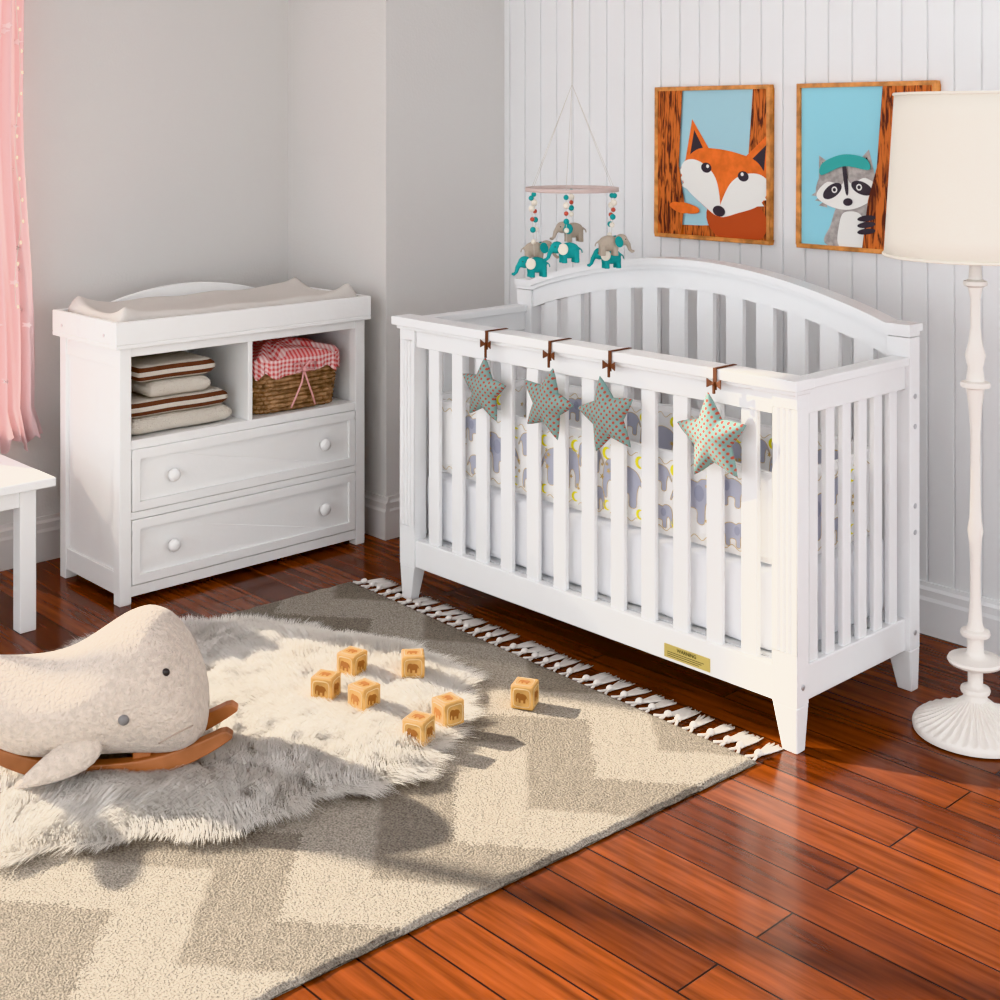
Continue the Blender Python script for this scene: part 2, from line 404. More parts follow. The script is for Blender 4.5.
to=bpy.data.objects.new('tmp',cu); COL.objects.link(to); bpy.context.view_layer.update()
me=bpy.data.meshes.new_from_object(to.evaluated_get(bpy.context.evaluated_depsgraph_get())); bpy.data.objects.remove(to)
me.materials.clear(); me.materials.append(M['ink']); tx=bpy.data.objects.new('warning_text',me); COL.objects.link(tx); tx.parent=crib
tx.location=Vector((-2.211,Y0+.0030,.1415))-crib.location; tx.rotation_euler=(pi/2,0,0)

b=MB(); rbox(b,X0+.065,X1-.065,Y0+.048,Y1-.052,.197,.405,.025,noise=.0015)
mt=b.build('crib_mattress','sheet',smooth=True); top(mt,'crib mattress in a white fitted sheet','mattress')
ELE=[(-.42,-.30),(-.36,-.30),(-.36,-.10),(-.30,.0),(-.24,-.08),(-.22,-.35),(-.08,-.35),(-.07,-.15),(.12,-.15),(.13,-.35),(.28,-.35),(.30,-.10),(.36,.05),(.44,-.08),(.46,-.05),(.38,.14),(.28,.27),(.08,.33),(-.08,.30),(-.16,.36),(-.32,.36),(-.42,.24),(-.45,.05),(-.46,-.15)]
def cres(R,n=12):
    return [(R*math.cos(a),R*math.sin(a)) for a in [pi*.3+ (1.4*pi)*k/n for k in range(n+1)]]+[(R*.35+R*.75*math.cos(a),R*.75*math.sin(a)) for a in [pi*1.55-(1.1*pi)*k/n for k in range(n+1)]]
def bumper(axis,c,a,b2,label,z0=.413,z1=.640,th=.014):
    mb=MB(); L=b2-a; H=z1-z0
    def surf(u,v,side,off=0):
        e=min(u*L,(1-u)*L,v*H,(1-v)*H)
        t=th*min(1,math.sqrt(max(0,e)/.03))*(.85+.15*abs(math.sin(pi*u*L/.33)))
        q=c+side*(t+off); s=a+u*L; z=z0+v*H+.004*math.sin(s*14)*v
        return (s,q,z) if axis=='y' else (q,s,z)
    for side in (-1,1): mb.grid(lambda u,v:surf(u,v,side),70,14,0)
    rnd=random.Random(int(abs(c)*100))
    def deco(pts,side,mi,off=.0012):
        if all(0.008<p[0]/L<.992 and 0.02<p[1]<.98 for p in pts): mb.poly([surf(p[0]/L,p[1],side,off) for p in pts],mi); return True
    def elephant(s,zc,sz,fl,side):
        pts=smooth_pts([(s+fl*p[0]*sz, zc+p[1]*sz*.95/H) for p in ELE],3)
        if deco(pts,side,1):
            mb.tube([surf(p[0]/L,p[1],side,.0012) for p in pts],.0008,4,3,closed=True)
            deco([(s+fl*(-.12+.10*math.cos(t))*sz, zc+(.12+.13*math.sin(t))*sz/H) for t in [2*pi*q/12 for q in range(12)]],side,4,.0020)
    def vine(s0,v0,s1,v1,side,amp=.06):
        P_=[(s0+(s1-s0)*q/16, v0+(v1-v0)*q/16+amp*math.sin(q*.9)) for q in range(17)]
        if all(.01<p[0]/L<.99 and .03<p[1]<.97 for p in P_): mb.tube([surf(p[0]/L,p[1],side,.0016) for p in P_],.0008,4,3)
    for side in (-1,1):
        s=.080; k=0
        while s<L-.06:
            fl=rnd.choice((-1,1))
            if k%2==0: elephant(s,.47+rnd.uniform(-.04,.04),.165,fl,side)
            else:
                elephant(s,.70,.105,fl,side); elephant(s+.01,.24,.090,-fl,side)
            vine(s-.05,.90,s+.05,.88,side,.03); vine(s-.05,.09,s+.05,.10,side,.03)
            s+=.120
            deco([(s-.060+p[0],.80+p[1]/H) for p in cres(.017)],side,2)
            deco([(s-.060+p[0],.18+p[1]/H) for p in cres(.014)],side,2)
            for _ in range(4):
                cx_=s-.060+rnd.uniform(-.02,.02); cz_=rnd.uniform(.28,.70); r_=rnd.uniform(.003,.006)
                deco([(cx_+r_*math.cos(t)*(1+.5*math.cos(5*t)),cz_+r_*math.sin(t)*(1+.5*math.cos(5*t))/H) for t in [2*pi*q/30 for q in range(30)]],side,3,.0024)
            k+=1
    mb.tube([surf(q/60,1,1) for q in range(61)],.003,6,0)
    ob=mb.build('crib_bumper',['bump','eleph_print','yellow_print','ochre_print','eleph_dark'],fix=False)
    top(ob,label,'crib bumper',group='padded bumpers around the mattress')
lb='white padded crib bumper printed with grey elephants and yellow moons'
bumper('y',Y0+.062,X0+.10,X1-.10,lb)
bumper('y',Y1-.068,X0+.10,X1-.10,lb)
bumper('x',X0+.082,Y0+.085,Y1-.09,lb)
bumper('x',X1-.082,Y0+.085,Y1-.09,lb)

# ---------------------------------------------------------------- hanging stars
def make_star(loc,R,label,tilt):
    e=empty('hanging_star',loc,label,'hanging star',group='stuffed stars on the crib rail')
    mb=MB(); h=.025; n=80
    def Rt(a):
        k=((a/(2*pi)*5)%1); k=min(k,1-k)*2
        Ro,Ri=R,R*.49; al=pi/5; ang=k*al
        r=Ro*Ri*math.sin(al)/(Ro*math.sin(ang)+Ri*math.sin(al-ang))
        return r*(1-.05*max(0,1-k*6))
    for side in (-1,1):
        def fn(u,t):
            a=2*pi*u; r=Rt(a)*t
            th=h*min(1,(1-t**2.5))**.55*(1-.45*(r/R))
            aa=a+pi/2+tilt
            return (r*math.cos(aa),side*th,r*math.sin(aa))
        mb.grid(fn,n,16,0,wrapu=True)
    zc=-.168
    mb.build('star_cushion','star',e,loc=(0,-.034,zc),smooth=True)
    mb=MB(); w=.006
    mb.box(-w,w,-.0225,.060,.0025,.0045); mb.box(-w,w,-.0245,-.0225,-.05,.0045)
    mb.box(-.003,.003,-.0305,-.0245,zc+R*.9,-.03)
    mb.build('ribbon','brown',e,loc=(0,0,0),bevel=.0008)
    mb=MB()
    for s in (-1,1):
        mb.add([(0,-.027,-.034),(s*.022,-.030,-.022),(s*.022,-.030,-.046),(0,-.0255,-.034),(s*.022,-.0265,-.022),(s*.022,-.0265,-.046)],[(0,1,2),(3,5,4),(0,3,4,1),(1,4,5,2),(2,5,3,0)])
    mb.ell((0,-.029,-.034),(.005,.004,.006),nu=10,nv=6)
    mb.build('bow','brown',e,loc=(0,0,0),bevel=.001)
    return e
gl='stuffed grey-teal star with red dots tied to the crib rail'
for (x,R,t) in ((-2.935,.104,-.05),(-2.675,.110,-.22),(-2.45,.114,.25),(-2.10,.121,.12)):
    make_star((x,Y0,.890),R,gl,t)

# ---------------------------------------------------------------- dresser
DX0,DX1,DY0,DY1=-4.30,-3.89,2.045,3.0
dr=empty('changing_dresser',((DX0+DX1)/2,(DY0+DY1)/2,0),'white wooden changing dresser with two drawers and two open cubbies','dresser')
YM=(DY0+DY1)/2
b=MB(); P=.04
for x in (DX0,DX1-P):
    for y in (DY0,DY1-P): b.box(x,x+P,y,y+P,.0,.80)
for y in (DY0,DY1-P):
    b.box(DX0+P,DX1-P,y+.004,y+P-.004,.03,.10); b.box(DX0+P,DX1-P,y+.004,y+P-.004,.74,.80)
    b.box(DX0+P,DX1-P,y+.012,y+.028,.10,.74)
b.box(DX0+.005,DX0+.015,DY0+P,DY1-P,.03,.80)
b.box(DX0+P,DX1-.004,DY0+P,DY1-P,.492,.508)
b.box(DX1-.03,DX1-.002,DY0+P,DY1-P,.482,.510)
b.box(DX0+.01,DX1-.004,YM-.009,YM+.009,.508,.785)
b.box(DX0+.01,DX1-.002,DY0+P,DY1-P,.772,.80)
b.box(DX1-.03,DX1-.002,DY0+P,DY1-P,.262,.285); b.box(DX1-.03,DX1-.002,DY0+P,DY1-P,.022,.055)
b.box(DX0+.01,DX1-.01,DY0+P,DY1-P,.03,.045)
b.build('body','white2',dr,bevel=.002)
for z0,z1 in ((.287,.480),(.058,.260)):
    b=MB(); ya,yb=DY0+P+.003,DY1-P-.003
    b.box(DX1-.022,DX1-.008,ya,yb,z0,z1); b.box(DX0+.05,DX1-.022,ya+.01,yb-.01,z0+.01,z1-.03)
    fr=.028
    for (p,q,r,s) in ((ya,yb,z0,z0+fr),(ya,yb,z1-fr,z1),(ya,ya+fr,z0+fr,z1-fr),(yb-fr,yb,z0+fr,z1-fr)):
        b.box(DX1-.008,DX1+.002,p,q,r,s)
    d_=b.build('drawer','white2',dr,bevel=.002)
    for y in (2.226,2.815):
        k=MB(); k.lathe([(.008,0),(.007,.010),(.010,.014),(.019,.020),(.021,.026),(.018,.033),(.010,.037),(.001,.038)],20,M4=Matrix.Translation((DX1-.008,y,(z0+z1)/2))@Matrix.Rotation(pi/2,4,'Y'))
        k.build('knob','white2',d_,loc=(0,0,0),smooth=True)
b=MB(); tx0,tx1,ty0,ty1=DX0-.01,DX1+.018,DY0-.022,DY1+.015
b.box(tx0,tx1,ty0,ty1,.801,.815)
b.box(tx1-.018,tx1,ty0,ty1,.815,.885); b.box(tx0,tx1-.018,ty0,ty0+.018,.815,.885); b.box(tx0,tx1-.018,ty1-.018,ty1,.815,.885)
N=30
for i in range(N):
    ya=ty0+.018+(ty1-ty0-.036)*i/N; yb=ty0+.018+(ty1-ty0-.036)*(i+1)/N
    def zz(y):
        t=abs(y-(ty0+ty1)/2)/((ty1-ty0)/2); return .885+.05*max(0,math.cos(pi/2*min(1,t/.62)))**.8
    b.add([(tx0,ya,.815),(tx0+.018,ya,.815),(tx0+.018,yb,.815),(tx0,yb,.815),(tx0,ya,zz(ya)),(tx0+.018,ya,zz(ya)),(tx0+.018,yb,zz(yb)),(tx0,yb,zz(yb))],
          [(4,5,6,7),(1,2,6,5),(3,0,4,7)]+([(0,1,5,4)] if i==0 else []))
b.build('tray_top','white2',dr,bevel=.0025,fix=False)
for x in (-4.24,-3.95):
    b=MB(); b.lathe([(.006,0),(.006,.002)],10,M4=Matrix.Translation((x,ty0,.84))@Matrix.Rotation(pi/2,4,'X')); b.build('screw','metal',dr)
b=MB(); px0,px1,py0,py1=tx0+.025,tx1-.025,ty0+.03,ty1-.03
def padf(u,v):
    x=px0+(px1-px0)*u; y=py0+(py1-py0)*v
    e=min(u*(px1-px0),(1-u)*(px1-px0),v*(py1-py0),(1-v)*(py1-py0)); r=min(1,e/.045); r=math.sqrt(1-(1-r)**2)
    c=abs(2*u-1); prof=.048+.062*(c**2.6)+.003*math.sin(y*25+x*9)
    ends=.055*(abs(2*v-1)**8)
    return (x,y,.817+min(.120,prof+ends)*r)
b.grid(padf,40,90,0); b.poly([(px0,py0,.817),(px1,py0,.817),(px1,py1,.817),(px0,py1,.817)],0)
o_=b.build('changing_pad','pad',smooth=True); top(o_,'beige cloth-covered contoured changing pad in the dresser tray','changing pad')

def towel(y0,y1,z0,z1,layers,mt,label,x1=-3.925,x0=-4.20):
    mb=MB(); h=(z1-z0)/layers
    for k in range(layers):
        za=z0+k*h; zc=za+h/2; jit=random.uniform(-.006,.004)
        ring=[]; NR=40
        for q in range(NR):
            a=2*pi*q/NR; cx_=(x0+x1)/2; hx=(x1-x0)/2+jit; ca,sa=math.cos(a),math.sin(a)
            px=cx_+math.copysign(hx-h*.5,ca)+h*.5*ca if abs(ca)>1e-6 else cx_; pz=h*.495*sa if abs(ca)<=1e-6 else h*.495*math.copysign(abs(sa)**.85,sa)
            ring.append((px,pz))
        NV=24
        def fn(u,v):
            i=int(round(u*NR))%NR; px,pz=ring[i]; y=y0+(y1-y0)*v; e=min(v,1-v)*(y1-y0); s=.55+.45*math.sqrt(min(1,e/.022))
            return (px+.003*math.sin(y*30+k),y,zc+pz*s)
        mb.grid(fn,NR,NV,0,wrapu=True)
        mb.poly([fn(i/NR,0) for i in range(NR)]); mb.poly([fn(i/NR,1) for i in range(NR)])
    o=mb.build('folded_towel',mt,smooth=True); top(o,label,'towel',group='folded towels in the dresser cubby')
towel(2.105,2.475,.512,.564,1,'towelc','large folded cream terry towel under the others')
towel(2.10,2.46,.566,.621,1,'striped','folded brown and cream striped towel in the stack')
towel(2.17,2.39,.623,.674,1,'towelc','small folded cream terry towel in the stack')
towel(2.13,2.41,.676,.731,1,'striped','folded brown and cream striped towel on top')

# basket
bk=empty('wicker_basket',(-4.045,2.744,.510),'brown wicker basket with pink gingham cloth liner','basket')
def rr(a,hx,hy,e=.35):
    ca,sa=math.cos(a),math.sin(a); return hx*math.copysign(abs(ca)**e,ca),hy*math.copysign(abs(sa)**e,sa)
mb=MB(); NS=96
for L in range(12):
    z=.008+L*.0148; g=L/11; hx,hy=.105+.015*g,.162+.020*g; pth=[]
    for q in range(NS):
        a=2*pi*q/NS; o=.0045*math.sin(q*pi/2*1.0+ (pi if L%2 else 0)+.6); x,y=rr(a,hx+o,hy+o); pth.append((x,y,z))
    mb.tube(pth,.0080,6,0,closed=True)
for q in range(0,NS,4):
    a=2*pi*(q+.5)/NS; x0_,y0_=rr(a,.105,.162); x1_,y1_=rr(a,.120,.182); mb.tube([(x0_,y0_,.003),(x1_,y1_,.175)],.0045,5)
mb.poly([(*rr(2*pi*q/40,.105,.162),.004) for q in range(40)])
mb.build('basket_body','wick',bk,loc=(0,0,0),smooth=True)
mb=MB()
def lin(u,v):
    a=2*pi*u; ru=.005*math.sin(a*17)+.004*math.sin(a*29)
    if v<.5:
        t=v*2; x,y=rr(a,.130+ru*(1-t)+.004,.187+ru*.3*(1-t)+.001); return (min(x,.150),y,.130+.012*math.sin(a*9)*(1-t)+.058*t)
    t=(v-.5)*2; s=1-t*.98; x,y=rr(a,.130*s,.187*s,.35+.5*t); return (x,y,.188+.045*math.sin(t*pi/2)+.010*math.sin(a*7+t*8)*(1-t))
mb.grid(lin,120,20,0,wrapu=True); mb.build('cloth_liner','gingham',bk,loc=(0,0,0),smooth=True)
mb=MB()
for s in (-1,1):
    mb.tube([(.145,0,.145),(.150,s*.020,.168),(.152,s*.045,.162),(.152,s*.040,.138),(.147,0,.142)],.0045,6)
    mb.tube([(.145,0,.14),(.150,s*.012,.10),(.146,s*.035,.05),(.140,s*.05,.015)],.0035,6)
mb.ell((.150,0,.144),(.008,.009,.009),nu=10,nv=8)
mb.build('ribbon_bow','pinkrib' ,bk,loc=(0,0,0),smooth=True)

# ---------------------------------------------------------------- pictures
def frame(x0,w,z0,h,label,kind):
    e=empty('framed_picture',(x0+w/2,BY-.012,z0),label,'picture',group='framed animal pictures on the wall')
    f=.014; mb=MB(); ya,yb=-.013,.011
    for (a,b_,c,d) in ((0,w,0,f),(0,w,h-f,h),(0,f,f,h-f),(w-f,w,f,h-f)): mb.box(a-w/2,b_-w/2,ya,yb,c,d)
    mb.build('frame','frame',e,loc=(0,0,0),bevel=.002)
    mb=MB(); mats=['skyb' if kind=='fox' else 'skyc','tree','fox','foxd','artw','artdg','artg','artteal']
    mb.box(-w/2+f,w/2-f,-.004,.010,f,h-f,0)
    L=[0]; W=w/2-f
    def pl(pts,mi,sm=False,T=None):
        L[0]+=1
        if sm: pts=smooth_pts(pts)
        if T:
            cx,cz,r=T[:3]; sc=T[3] if len(T)>3 else 1; pts=[(cx+sc*(p[0]*math.cos(r)-p[1]*math.sin(r)),cz+sc*(p[0]*math.sin(r)+p[1]*math.cos(r))) for p in pts]
        pts=[(max(-W,min(W,p[0])),max(f,min(h-f,p[1]))) for p in pts]
        mb.poly([(p[0],-.004-.0003*L[0],p[1]) for p in pts],mi)
    def el(cx,cz,rx,rz,mi,rot=0,T=None):
        pl([(cx+rx*math.cos(t)*math.cos(rot)-rz*math.sin(t)*math.sin(rot),cz+rx*math.cos(t)*math.sin(rot)+rz*math.sin(t)*math.cos(rot)) for t in [2*pi*k/28 for k in range(28)]],mi,False,T)
    if kind=='fox':
        pl([(.14,f),(W,f),(W,h-f),(.17,h-f),(.15,h*.5)],1)
        pl([(-W,f),(W,f),(W,f+.030),(.10,f+.045),(-.04,f+.035),(-W,f+.03)],1)
        T=(.050,.185,-.16)
        el(.07,-.10,.125,.085,3,0,T)
        for s in (-1,1):
            pl([(s*.05,.085),(s*.165,.20),(s*.172,.05)],2,False,T); pl([(s*.085,.09),(s*.150,.165),(s*.155,.07)],5,False,T)
        pl([(-.185,.03),(-.13,.10),(-.05,.118),(.05,.118),(.13,.10),(.185,.03),(.16,-.03),(.08,-.075),(0,-.105),(-.08,-.075),(-.16,-.03)],2,True,T)
        for s in (-1,1):
            pl([(s*.183,.038),(s*.14,.066),(s*.07,.050),(s*.022,.0),(0,-.100),(s*.08,-.074),(s*.158,-.03)],4,True,T)
            el(s*.078,.048,.022,.017,5,0,T); el(s*.073,.054,.006,.006,4,0,T)
            for q in range(3): pl([(s*(.178-.012*q),.03-.022*q),(s*(.200-.012*q),.012-.022*q),(s*(.170-.012*q),.005-.022*q)],4,False,T)
        el(0,-.085,.026,.018,5,0,T)
        pl([(-W,f),(-.125,f),(-.11,.12),(-.135,.25),(-.12,h-f),(-W,h-f)],1)
        for s in (-.13,-.10): pl([(s-.045,.11),(s-.02,.125),(s+.045,.11),(s+.05,.092),(s,.088)],2,True)
    else:
        T=(-.060,.190,.12,.85)
        pl([(-.13,f),(.10,f),(.08,.10),(.02,.17),(-.08,.16),(-.12,.08)],6,True)
        pl([(-.09,f),(-.01,f),(-.01,.11),(-.07,.12),(-.09,.08)],4,True)
        for s in (-1,1): pl([(s*.035,.08),(s*.105,.135),(s*.118,.04)],6,False,T); pl([(s*.06,.08),(s*.095,.110),(s*.10,.05)],5,False,T)
        pl([(-.135,-.005),(-.10,.07),(-.03,.095),(.03,.095),(.10,.07),(.135,-.005),(.08,-.055),(0,-.075),(-.08,-.055)],6,True,T)
        for s in (-1,1):
            for q in range(3): pl([(s*(.118-.012*q),.01-.02*q),(s*(.155-.014*q),-.008-.02*q),(s*(.115-.012*q),-.018-.02*q)],6,False,T)
        pl([(-.132,-.01),(-.08,.035),(-.02,.02),(0,.06),(.02,.02),(.08,.035),(.132,-.01),(.08,-.054),(0,-.073),(-.08,-.054)],4,True,T)
        for s in (-1,1): el(s*.062,0,.045,.023,5,s*-.45,T); el(s*.052,.004,.012,.012,4,0,T); el(s*.052,.004,.007,.007,5,0,T)
        pl([(-.008,.085),(.008,.085),(.006,-.01),(-.006,-.01)],5,True,T)
        el(0,-.045,.020,.014,5,0,T)
        pl([(-.10,.062),(0,.085),(.10,.062),(.09,.105),(0,.128),(-.09,.105)],7,True,T)
        pl([(-.005,f),(W,f),(W,h-f),(.065,h-f),(.045,h*.5),(.015,.16)],1)
        for k in range(3): el(.010,.105-.020*k,.032,.009,5,.15)
    mb.build('print',mats,e,loc=(0,0,0),fix=False)
frame(-3.094,.484,1.108,.52,'framed print of an orange fox among tree trunks','fox')
frame(-2.508,.484,1.108,.52,'framed print of a grey raccoon beside an orange tree','raccoon')

# ---------------------------------------------------------------- floor lamp
lp=empty('floor_lamp',(-1.645,3.16,0),'cream turned plaster floor lamp with a large linen drum shade','floor lamp')
mb=MB(); prof=[(.138,0),(.148,.004),(.150,.014),(.147,.022),(.138,.026),(.12,.032),(.10,.040),(.078,.050),(.056,.062),(.040,.074),(.030,.085),(.026,.098)]
mb.lathe(prof,180,rib=lambda k,i:((.0035*(1 if (i%5) in (0,1) else -.6)) if 4<=k<=9 else 0)); mb.build('base','lamp',lp,loc=(0,0,0),auto=50)
mb=MB(); prof=[(.026,.098),(.034,.100),(.036,.106),(.034,.112),(.022,.115),(.018,.122),(.018,.150),(.022,.158),(.050,.166),(.064,.172),(.067,.178),(.064,.184),(.040,.188),(.024,.192),(.020,.200),(.020,.235),(.034,.240),(.036,.246),(.034,.252),(.022,.256),(.017,.27),(.013,.33),(.0125,.42),(.015,.47),(.019,.50),(.014,.53),(.012,.62),(.012,.74),(.016,.80),(.020,.835),(.022,.848),(.034,.852),(.036,.858),(.034,.864),(.022,.868),(.018,.90),(.025,.93),(.017,.96),(.012,1.0),(.012,1.07),(.018,1.098),(.028,1.103),(.029,1.108),(.028,1.113),(.016,1.118),(.012,1.2),(.012,1.28)]
mb.lathe(prof,32); mb.build('pole','lamp',lp,loc=(0,0,0),auto=50)
mb=MB(); mb.grid(lambda u,v:((.218-.025*v)*math.cos(2*pi*u),(.218-.025*v)*math.sin(2*pi*u),1.175+.40*v),64,8,0,wrapu=True)
o_=mb.build('lamp_shade','shade',lp,loc=(0,0,0),smooth=True); s_=o_.modifiers.new('s','SOLIDIFY'); s_.thickness=.003
mb=MB()
for z,r in ((1.176,.2185),(1.574,.1935)): mb.tube([(r*math.cos(2*pi*q/64),r*math.sin(2*pi*q/64),z) for q in range(64)],.004,6,closed=True)
for q in range(3): mb.tube([(0,0,1.27),(.193*math.cos(2.1*q),.193*math.sin(2.1*q),1.565)],.002,5)
mb.ell((0,0,1.33),(.03,.03,.045)); mb.build('shade_fitting','shade',lp,loc=(0,0,0),smooth=True)

# ---------------------------------------------------------------- side table
tb=empty('small_table',(-4.10,1.50,0),'small white painted wooden side table','table')
mb=MB(); mb.box(-4.34,-3.85,1.18,1.82,.425,.452); mb.build('table_top','white',tb,bevel=.004)
mb=MB(); 
for (a,c,d,e) in ((-4.30,-3.90,1.755,1.775),(-4.30,-3.90,1.22,1.24)): mb.box(a,c,d,e,.37,.425)
mb.box(-4.305,-4.285,1.22,1.775,.37,.425); mb.box(-3.915,-3.895,1.22,1.775,.37,.425); mb.build('apron','white',tb,bevel=.002)
for x in (-4.285,-3.912):
    for y in (1.24,1.75):
        mb=MB(); mb.box(x-.025,x+.025,y-.025,y+.025,0,.425); mb.build('leg','white',tb,bevel=.003)

# ---------------------------------------------------------------- curtain
cuE=empty('curtain',(-4.40,1.80,.40),'sheer dusty pink curtain with printed stars beside the window','curtain')
mb=MB()
def cf(u,v):
    hem=max(0,1-v/.06)
    z=.435+v*1.905-.020*hem*math.sin(u*31)-.012*hem*math.sin(u*67)
    fl=.020*math.sin(u*55)+.008*math.sin(u*97+v*6)+.008*math.sin(u*13+v*5)+.012*hem*math.sin(u*120)
    return (-4.412+fl,1.62+(.39*u)*(1.0-.12*v+.03*math.sin(v*9)+.08*hem),z)
mb.grid(cf,240,50,0); rn=random.Random(2)
for k in range(50):
    u=rn.uniform(.03,.95); v=rn.uniform(.06,.97); r=.011; pts=[]
    for q in range(10):
        a=2*pi*q/10; rr_=r if q%2==0 else r*.5; P_=cf(u+rr_*math.cos(a)/.39,v+rr_*math.sin(a)/1.9); pts.append((P_[0]+.006,P_[1],P_[2]))
    mb.poly(pts,1)
mb.build('curtain_cloth',['curtain','pink2'],cuE,smooth=True,fix=False)
mb=MB(); mb.tube([(-4.41,-.8,2.37),(-4.41,2.08,2.37)],.012,10)
mb.build('curtain_rod','rod',cuE,smooth=True)
sl=empty('string_lights',(-4.355,1.93,1.0),'thin string of small warm lights hanging over the curtain','string lights')
pth=[(-4.355+.004*math.sin(q*1.3),1.925+.010*math.sin(q*.9),2.30-.07*q) for q in range(21)]
mb=MB(); mb.tube(pth,.0012,5); mb.build('wire','string',sl)
for q in range(1,21):
    mb=MB(); p=pth[q]; mb.ell((p[0]+.006,p[1]+.004,p[2]),(.004,.004,.007),nu=10,nv=8); mb.build('bulb','bulb',sl,smooth=True)

# ---------------------------------------------------------------- mobile
mo=empty('baby_mobile',(-2.865,3.0,1.075),'hanging baby mobile with a felt ring and beaded strings','mobile')
zr=1.302
mb=MB(); mb.lathe([(.138,zr-.006),(.142,zr-.006),(.142,zr+.006),(.138,zr+.006),(.138,zr-.006)],64,M4=Matrix.Translation((-2.865,3.0,0)),caps=False)
mb.build('ring','ring',mo,smooth=True)
angs=[0.35,1.25,2.35,3.35,4.4,5.35]
ZB=[1.165,1.115,1.190,1.135,1.100,1.150]
hub=(-2.865,3.0,1.62)
mb=MB()
def mpos(k): return -2.865+.128*math.cos(angs[k]),3.0+.128*math.sin(angs[k])
for k,a in enumerate(angs):
    px,py=mpos(k); zb=ZB[k]; qx,qy=-2.865+.14*math.cos(a),3.0+.14*math.sin(a)
    mb.tube([(qx,qy,zr),hub],.0009,4); mb.tube([(qx,qy,zr),(px,py,zb+.004)],.0009,4)
mb.tube([hub,(-2.865,3.0,HZ)],.0012,5)
mb.build('string','string',mo)
for k,a in enumerate(angs):
    px,py=mpos(k); zb=ZB[k]; qx,qy=-2.865+.14*math.cos(a),3.0+.14*math.sin(a)
    for (f_,r,c_) in ((.12,.008,'teal'),(.28,.010,'cream'),(.44,.007,'red'),(.60,.009,'teal'),(.78,.008,'cream')):
        x=qx+(px-qx)*f_; y=qy+(py-qy)*f_; z=zr+(zb+.004-zr)*f_
        bd=MB(); bd.ell((x,y,z),(r,r,r),0,nu=12,nv=8); o_=bd.build('bead',c_,mo,smooth=True); o_['label']={'teal':'teal felt bead','cream':'cream felt bead','red':'red wooden bead'}[c_]
def make_elephant(loc,rotz,body,ear,label):
    e=empty('felt_elephant',loc,label,'felt elephant',rotz=rotz,group='felt elephants on the mobile')
    mb=MB(); E=Euler
    mb.ell((.008,0,0),(.034,.021,.025)); mb.ell((-.032,0,.010),(.021,.017,.019))
    for x in (-.012,.028):
        for y in (-.010,.010): mb.tube([(x,y,-.005),(x+.001,y,-.022),(x+.001,y,-.038)],[.010,.009,.0095],10)
    mb.tube([(-.045,0,.008),(-.056,0,-.006),(-.060,0,-.020),(-.068,0,-.028),(-.075,0,-.024)],[.010,.0075,.006,.005,.0045],10)
    mb.tube([(.040,0,.008),(.050,0,.0),(.052,0,-.010)],[.003,.0025,.003],8)
    o=mb.build('body',body,e,loc=(0,0,0),smooth=True,fix=False)
    r=o.modifiers.new('r','REMESH'); r.mode='VOXEL'; r.voxel_size=.0022; r.use_smooth_shade=True
    sm=o.modifiers.new('sm','SMOOTH'); sm.iterations=6; sm.factor=.5
    for s in (-1,1):
        mb=MB(); mb.ell((-.020,s*.021,.006),(.016,.003,.018),rot=E((s*.25,0,s*.35)),nu=16,nv=8); mb.build('ear',ear,e,loc=(0,0,0),smooth=True)
        mb=MB(); mb.ell((-.043,s*.0135,.013),(.0022,.0022,.0022),nu=8,nv=6); mb.build('eye','dark',e,loc=(0,0,0),smooth=True)
    return e
for k,a in enumerate(angs):
    px,py=mpos(k); zb=ZB[k]
    tl=k in (1,4,5)
    e=make_elephant((px,py,zb-.022),0.75+(.4 if k%3 else 3.4),'teal' if tl else 'grayfelt','cream' if tl else 'teal',
        'teal felt elephant with cream ears hanging from the mobile' if tl else 'greige felt elephant with teal ears hanging from the mobile')
    e.scale=(.96,.96,.96)

# ---------------------------------------------------------------- rug
RX,RY,RA=-2.743,2.667,math.radians(-2.4)
rg=empty('chevron_rug',(RX,RY,0),'beige and taupe chevron wool rug with knotted fringe','rug',rotz=RA)
mb=MB()
W=.83; L=2.3
def rf(u,v): 
    x=-W+2*W*u; y=-L+L*v; e=min(u*2*W,(1-u)*2*W,v*L,(1-v)*L); return (x+.002*math.sin(y*60)*(1 if e<.01 else 0),y,.003+.009*min(1,e/.01+.1)+.0008*math.sin(x*90)*math.sin(y*83))
mb.grid(rf,170,230,0); mb.poly([(-W,-L,.001),(W,-L,.001),(W,0,.001),(-W,0,.001)])
mb.build('rug_pile','rug',rg,loc=(0,0,0),smooth=True,fix=False)
def tassel_mesh(seed):
    r=random.Random(seed); mb=MB()
    for s in (-1,1): mb.tube([(s*.012,-.004,.008),(s*.006,.012,.006),(0,.026,.007)],.0036,6)
    mb.ell((0,.031,.009),(.009,.012,.009),nu=10,nv=8)
    for k in range(8):
        o=(k-3.5)*.0030; e=(k-3.5)*.0044+r.uniform(-.003,.003)
        mb.tube([(o*.5,.036,.006),(o+r.uniform(-.001,.001),.060,.0045),(e,.086+r.uniform(0,.006),.0034),(e*1.2,.108+r.uniform(-.006,.008),.0028)],[.0030,.0029,.0026,.0016],5)
    return mb
tm=[]
for k in range(4):
    o_=tassel_mesh(k).build('tassel','tassel',rg,loc=(0,0,0),smooth=True); tm.append(o_)
n=34
for k in range(n):
    x=-W+.02+(2*W-.04)*k/(n-1)
    o_= tm[k] if k<4 else tm[k%4].copy()
    if k>=4: COL.objects.link(o_); o_.parent=rg
    o_.location=(x,0,0); o_.rotation_euler=(0,0,random.uniform(-.28,.28))

